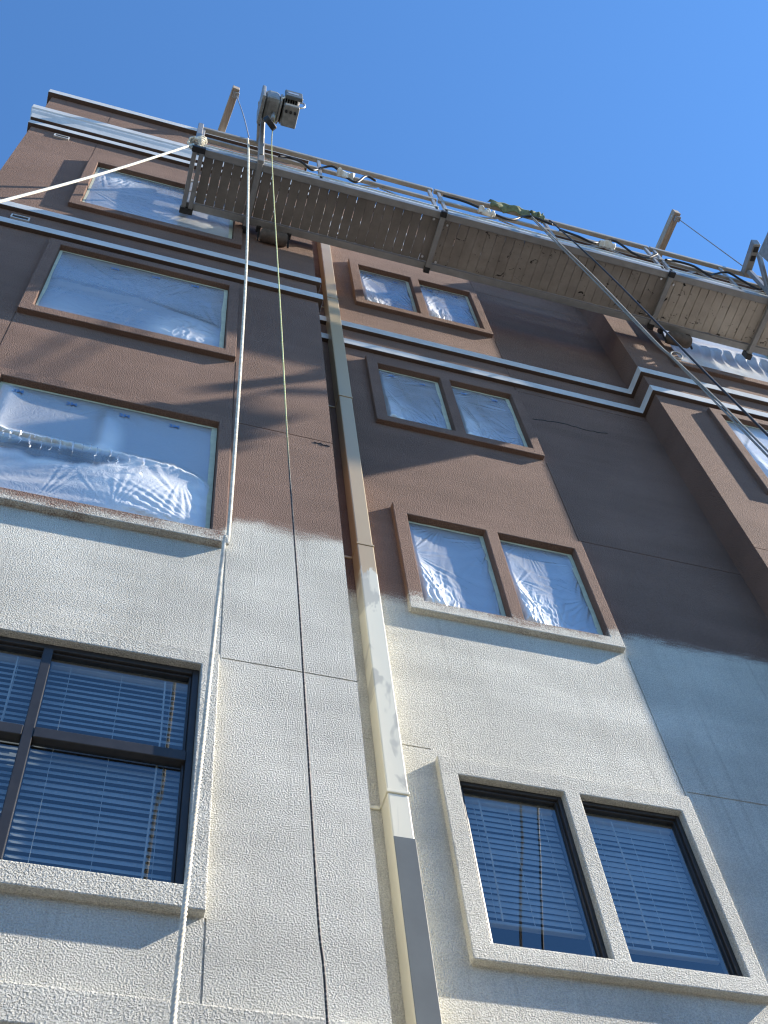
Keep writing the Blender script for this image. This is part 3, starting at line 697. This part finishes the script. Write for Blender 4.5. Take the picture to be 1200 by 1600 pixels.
cable('suspension_wire', [(7.06, -.62, 17.30), (7.02, -.73, 15.9), (6.98, -.84, 14.5)], .007, 'galv', 'thin steel wire from the right roof beam to the platform arm', 'wire', group='suspension wires')

# ropes
def twisted(name, pts, r, pitch, mat, label, cat, n=10):
    base = spline(pts, n); acc = [0]
    for a, b in zip(base, base[1:]): acc.append(acc[-1]+(b-a).length)
    L = acc[-1]; steps = int(L/pitch*7); mb = MB(); ps = []
    j = 0
    for i in range(steps+1):
        d = L*i/steps
        while j < len(acc)-2 and acc[j+1] < d: j += 1
        t = (d-acc[j])/max(1e-9, acc[j+1]-acc[j]); p = base[j].lerp(base[j+1], t); ps.append((p, d))
    ax = (base[-1]-base[0]).normalized(); u = ax.orthogonal().normalized(); w = ax.cross(u)
    for s in range(3):
        mb.tube([p + (u*math.cos(2*math.pi*(d/pitch+s/3)) + w*math.sin(2*math.pi*(d/pitch+s/3)))*r*.52 for p, d in ps], r*.56, 5)
    return tag(mb.build(name, M[mat], None, smooth=True), label, cat)
twisted('white_rope', [(.58, -.84, 14.25), (.592, -.88, 13.2), (.617, -.88, 9.7), (.586, -.88, 5.75), (.562, -.88, 5.40), (.521, -.88, 3.90), (.485, -.88, 2.53), (.46, -.86, .6), (.45, -.84, -1.58)], .0115, .068, 'rope', 'thick twisted white rope hanging from platform down past the left bay windows', 'rope')
cable('tracer_line', [(.80, -1.24, 13.95), (.842, -.90, 13.69), (.90, -.88, 8.6), (.919, -.88, 6.65), (.950, -.88, 4.95), (.971, -.88, 3.13), (.9875, -.88, 2.60), (1.0, -.88, .5), (1.02, -.88, -1.59)], .0058, 'line', 'thin yellow-green line turning black lower down, right of the white rope', 'line', 12)
e = empty('tag_line', 'white rope tied to left end of platform and pulled down to the left', 'rope')
MB().tube(spline([(.0, -.80, 13.52), (-.68, -.90, 11.40), (-1.33, -1.02, 9.44), (-2.6, -1.3, 5.6), (-4.0, -1.7, -1.59)], 12), .0125, 8).build('rope', M['rope'], e, smooth=True)
k = MB()
for i in range(7):
    a = i*.9; k.tube([(.03+.06*math.cos(a+t*.8)+.012*i-.03, -.79-.05*math.sin(a+t*.8), 13.62+.05*i*.5+.06*math.sin(t*.8)) for t in range(9)], .013, 6)
k.build('knot', M['rope'], e, smooth=True)
def pair(o, label):
    return twisted('grey_rope', o, .0078, .08, 'ropegrey', label, 'rope', 12)
pair([(4.05, -.79, 14.50), (4.066, -0.81, 14.123), (4.022, -1.06, 11.48), (3.888, -1.33, 9.066), (3.864, -1.40, 8.538), (3.75, -1.55, 7.451), (3.557, -1.76, 6.093), (2.48, -2.94, -1.58)], 'left of two grey ropes slanting down from platform rail to right picture edge')
pair([(4.06, -.81, 14.50), (4.071, -0.83, 14.063), (4.046, -1.08, 11.442), (3.881, -1.35, 9.015), (3.847, -1.42, 8.495), (3.758, -1.57, 7.404), (3.568, -1.78, 6.061), (2.52, -2.96, -1.58)], 'right of two grey ropes slanting down from platform rail to right picture edge')
tag(MB().tube([(3.915+.055*math.cos(t*.55), -1.41, 8.59+.07*math.sin(t*.55)+.5*(.055*math.cos(t*.55))) for t in range(13)], .007, 6).build('rope_loop', M['ropegrey'], None, smooth=True), 'small loop of grey rope in front of right bay', 'rope')
cable('black_cable', [(4.34, -.78, 14.46), (4.349, -.81, 14.179), (4.305, -1.03, 12.001), (4.164, -1.26, 9.896), (3.991, -1.48, 8.058), (3.812, -1.68, 6.642), (2.78, -2.83, -1.57)], .0095, 'black', 'black cable hanging from platform rail across the right bay', 'cable', 12)
# power cable and hoses snaking along the rail
def snake(xa, xb, y, z, amp, seed, n):
    return [(xa+(xb-xa)*i/n, y+.02*math.sin(i*2.1+seed), z+amp*math.sin(i*1.57+seed)+.03*math.sin(i*3.3)) for i in range(n+1)]
cable('power_cable', snake(.95, 2.1, YO-.06, ZD+.42, .16, .4, 9), .014, 'black', 'black cable looped along the rail beside the left hoist', 'cable')
cable('power_cable', snake(2.95, 4.3, YO-.06, ZD+.55, .20, 1.2, 5), .014, 'black', 'black cable sagging along the rail right of the middle joint', 'cable')
cable('power_cable', snake(4.4, 5.65, YO-.06, ZD+.45, .16, 2.2, 7), .014, 'black', 'black cable looped along the rail left of the third section', 'cable')
cable('power_cable', snake(5.75, 7.3, YO-.06, ZD+.42, .14, .2, 9), .014, 'black', 'black cable looped along the rail near the right hoist', 'cable')
def rag(x, z, w, h, mat, label, seed):
    mb = MB(); n = 14
    for j in range(n+1):
        for i in range(n+1):
            u, v = i/n, j/n; mb.v.append((x+w*(u-.5)+.02*N(u*4, v*4, seed), YO-.05-.05*math.sin(math.pi*v)-.05*N(u*4, v*3, seed+2), z-h*v+.05*N(u*3, v, seed+4)))
    mb.f += [(j*(n+1)+i, j*(n+1)+i+1, (j+1)*(n+1)+i+1, (j+1)*(n+1)+i) for j in range(n) for i in range(n)]
    o = mb.build('drop_cloth', M[mat], None, smooth=True); s = o.modifiers.new('thick', 'SOLIDIFY'); s.thickness = .006
    return tag(o, label, 'cloth')
rag(3.80, ZD+1.0, .50, .24, 'cloth', 'olive green cloth draped over the platform rail beside the grey ropes', 3)
rag(4.16, ZD+1.0, .16, .22, 'cloth', 'small olive cloth bundled where the ropes are tied', 8)
rag(1.72, ZD+.40, .20, .09, 'whitecloth', 'white rag wedged in the rail near the left hoist', 21)
rag(3.42, ZD+.40, .20, .09, 'whitecloth', 'white rag wedged in the rail right of the middle joint', 25)
rag(4.95, ZD+.40, .20, .09, 'whitecloth', 'white rag wedged in the rail left of the third section', 29)
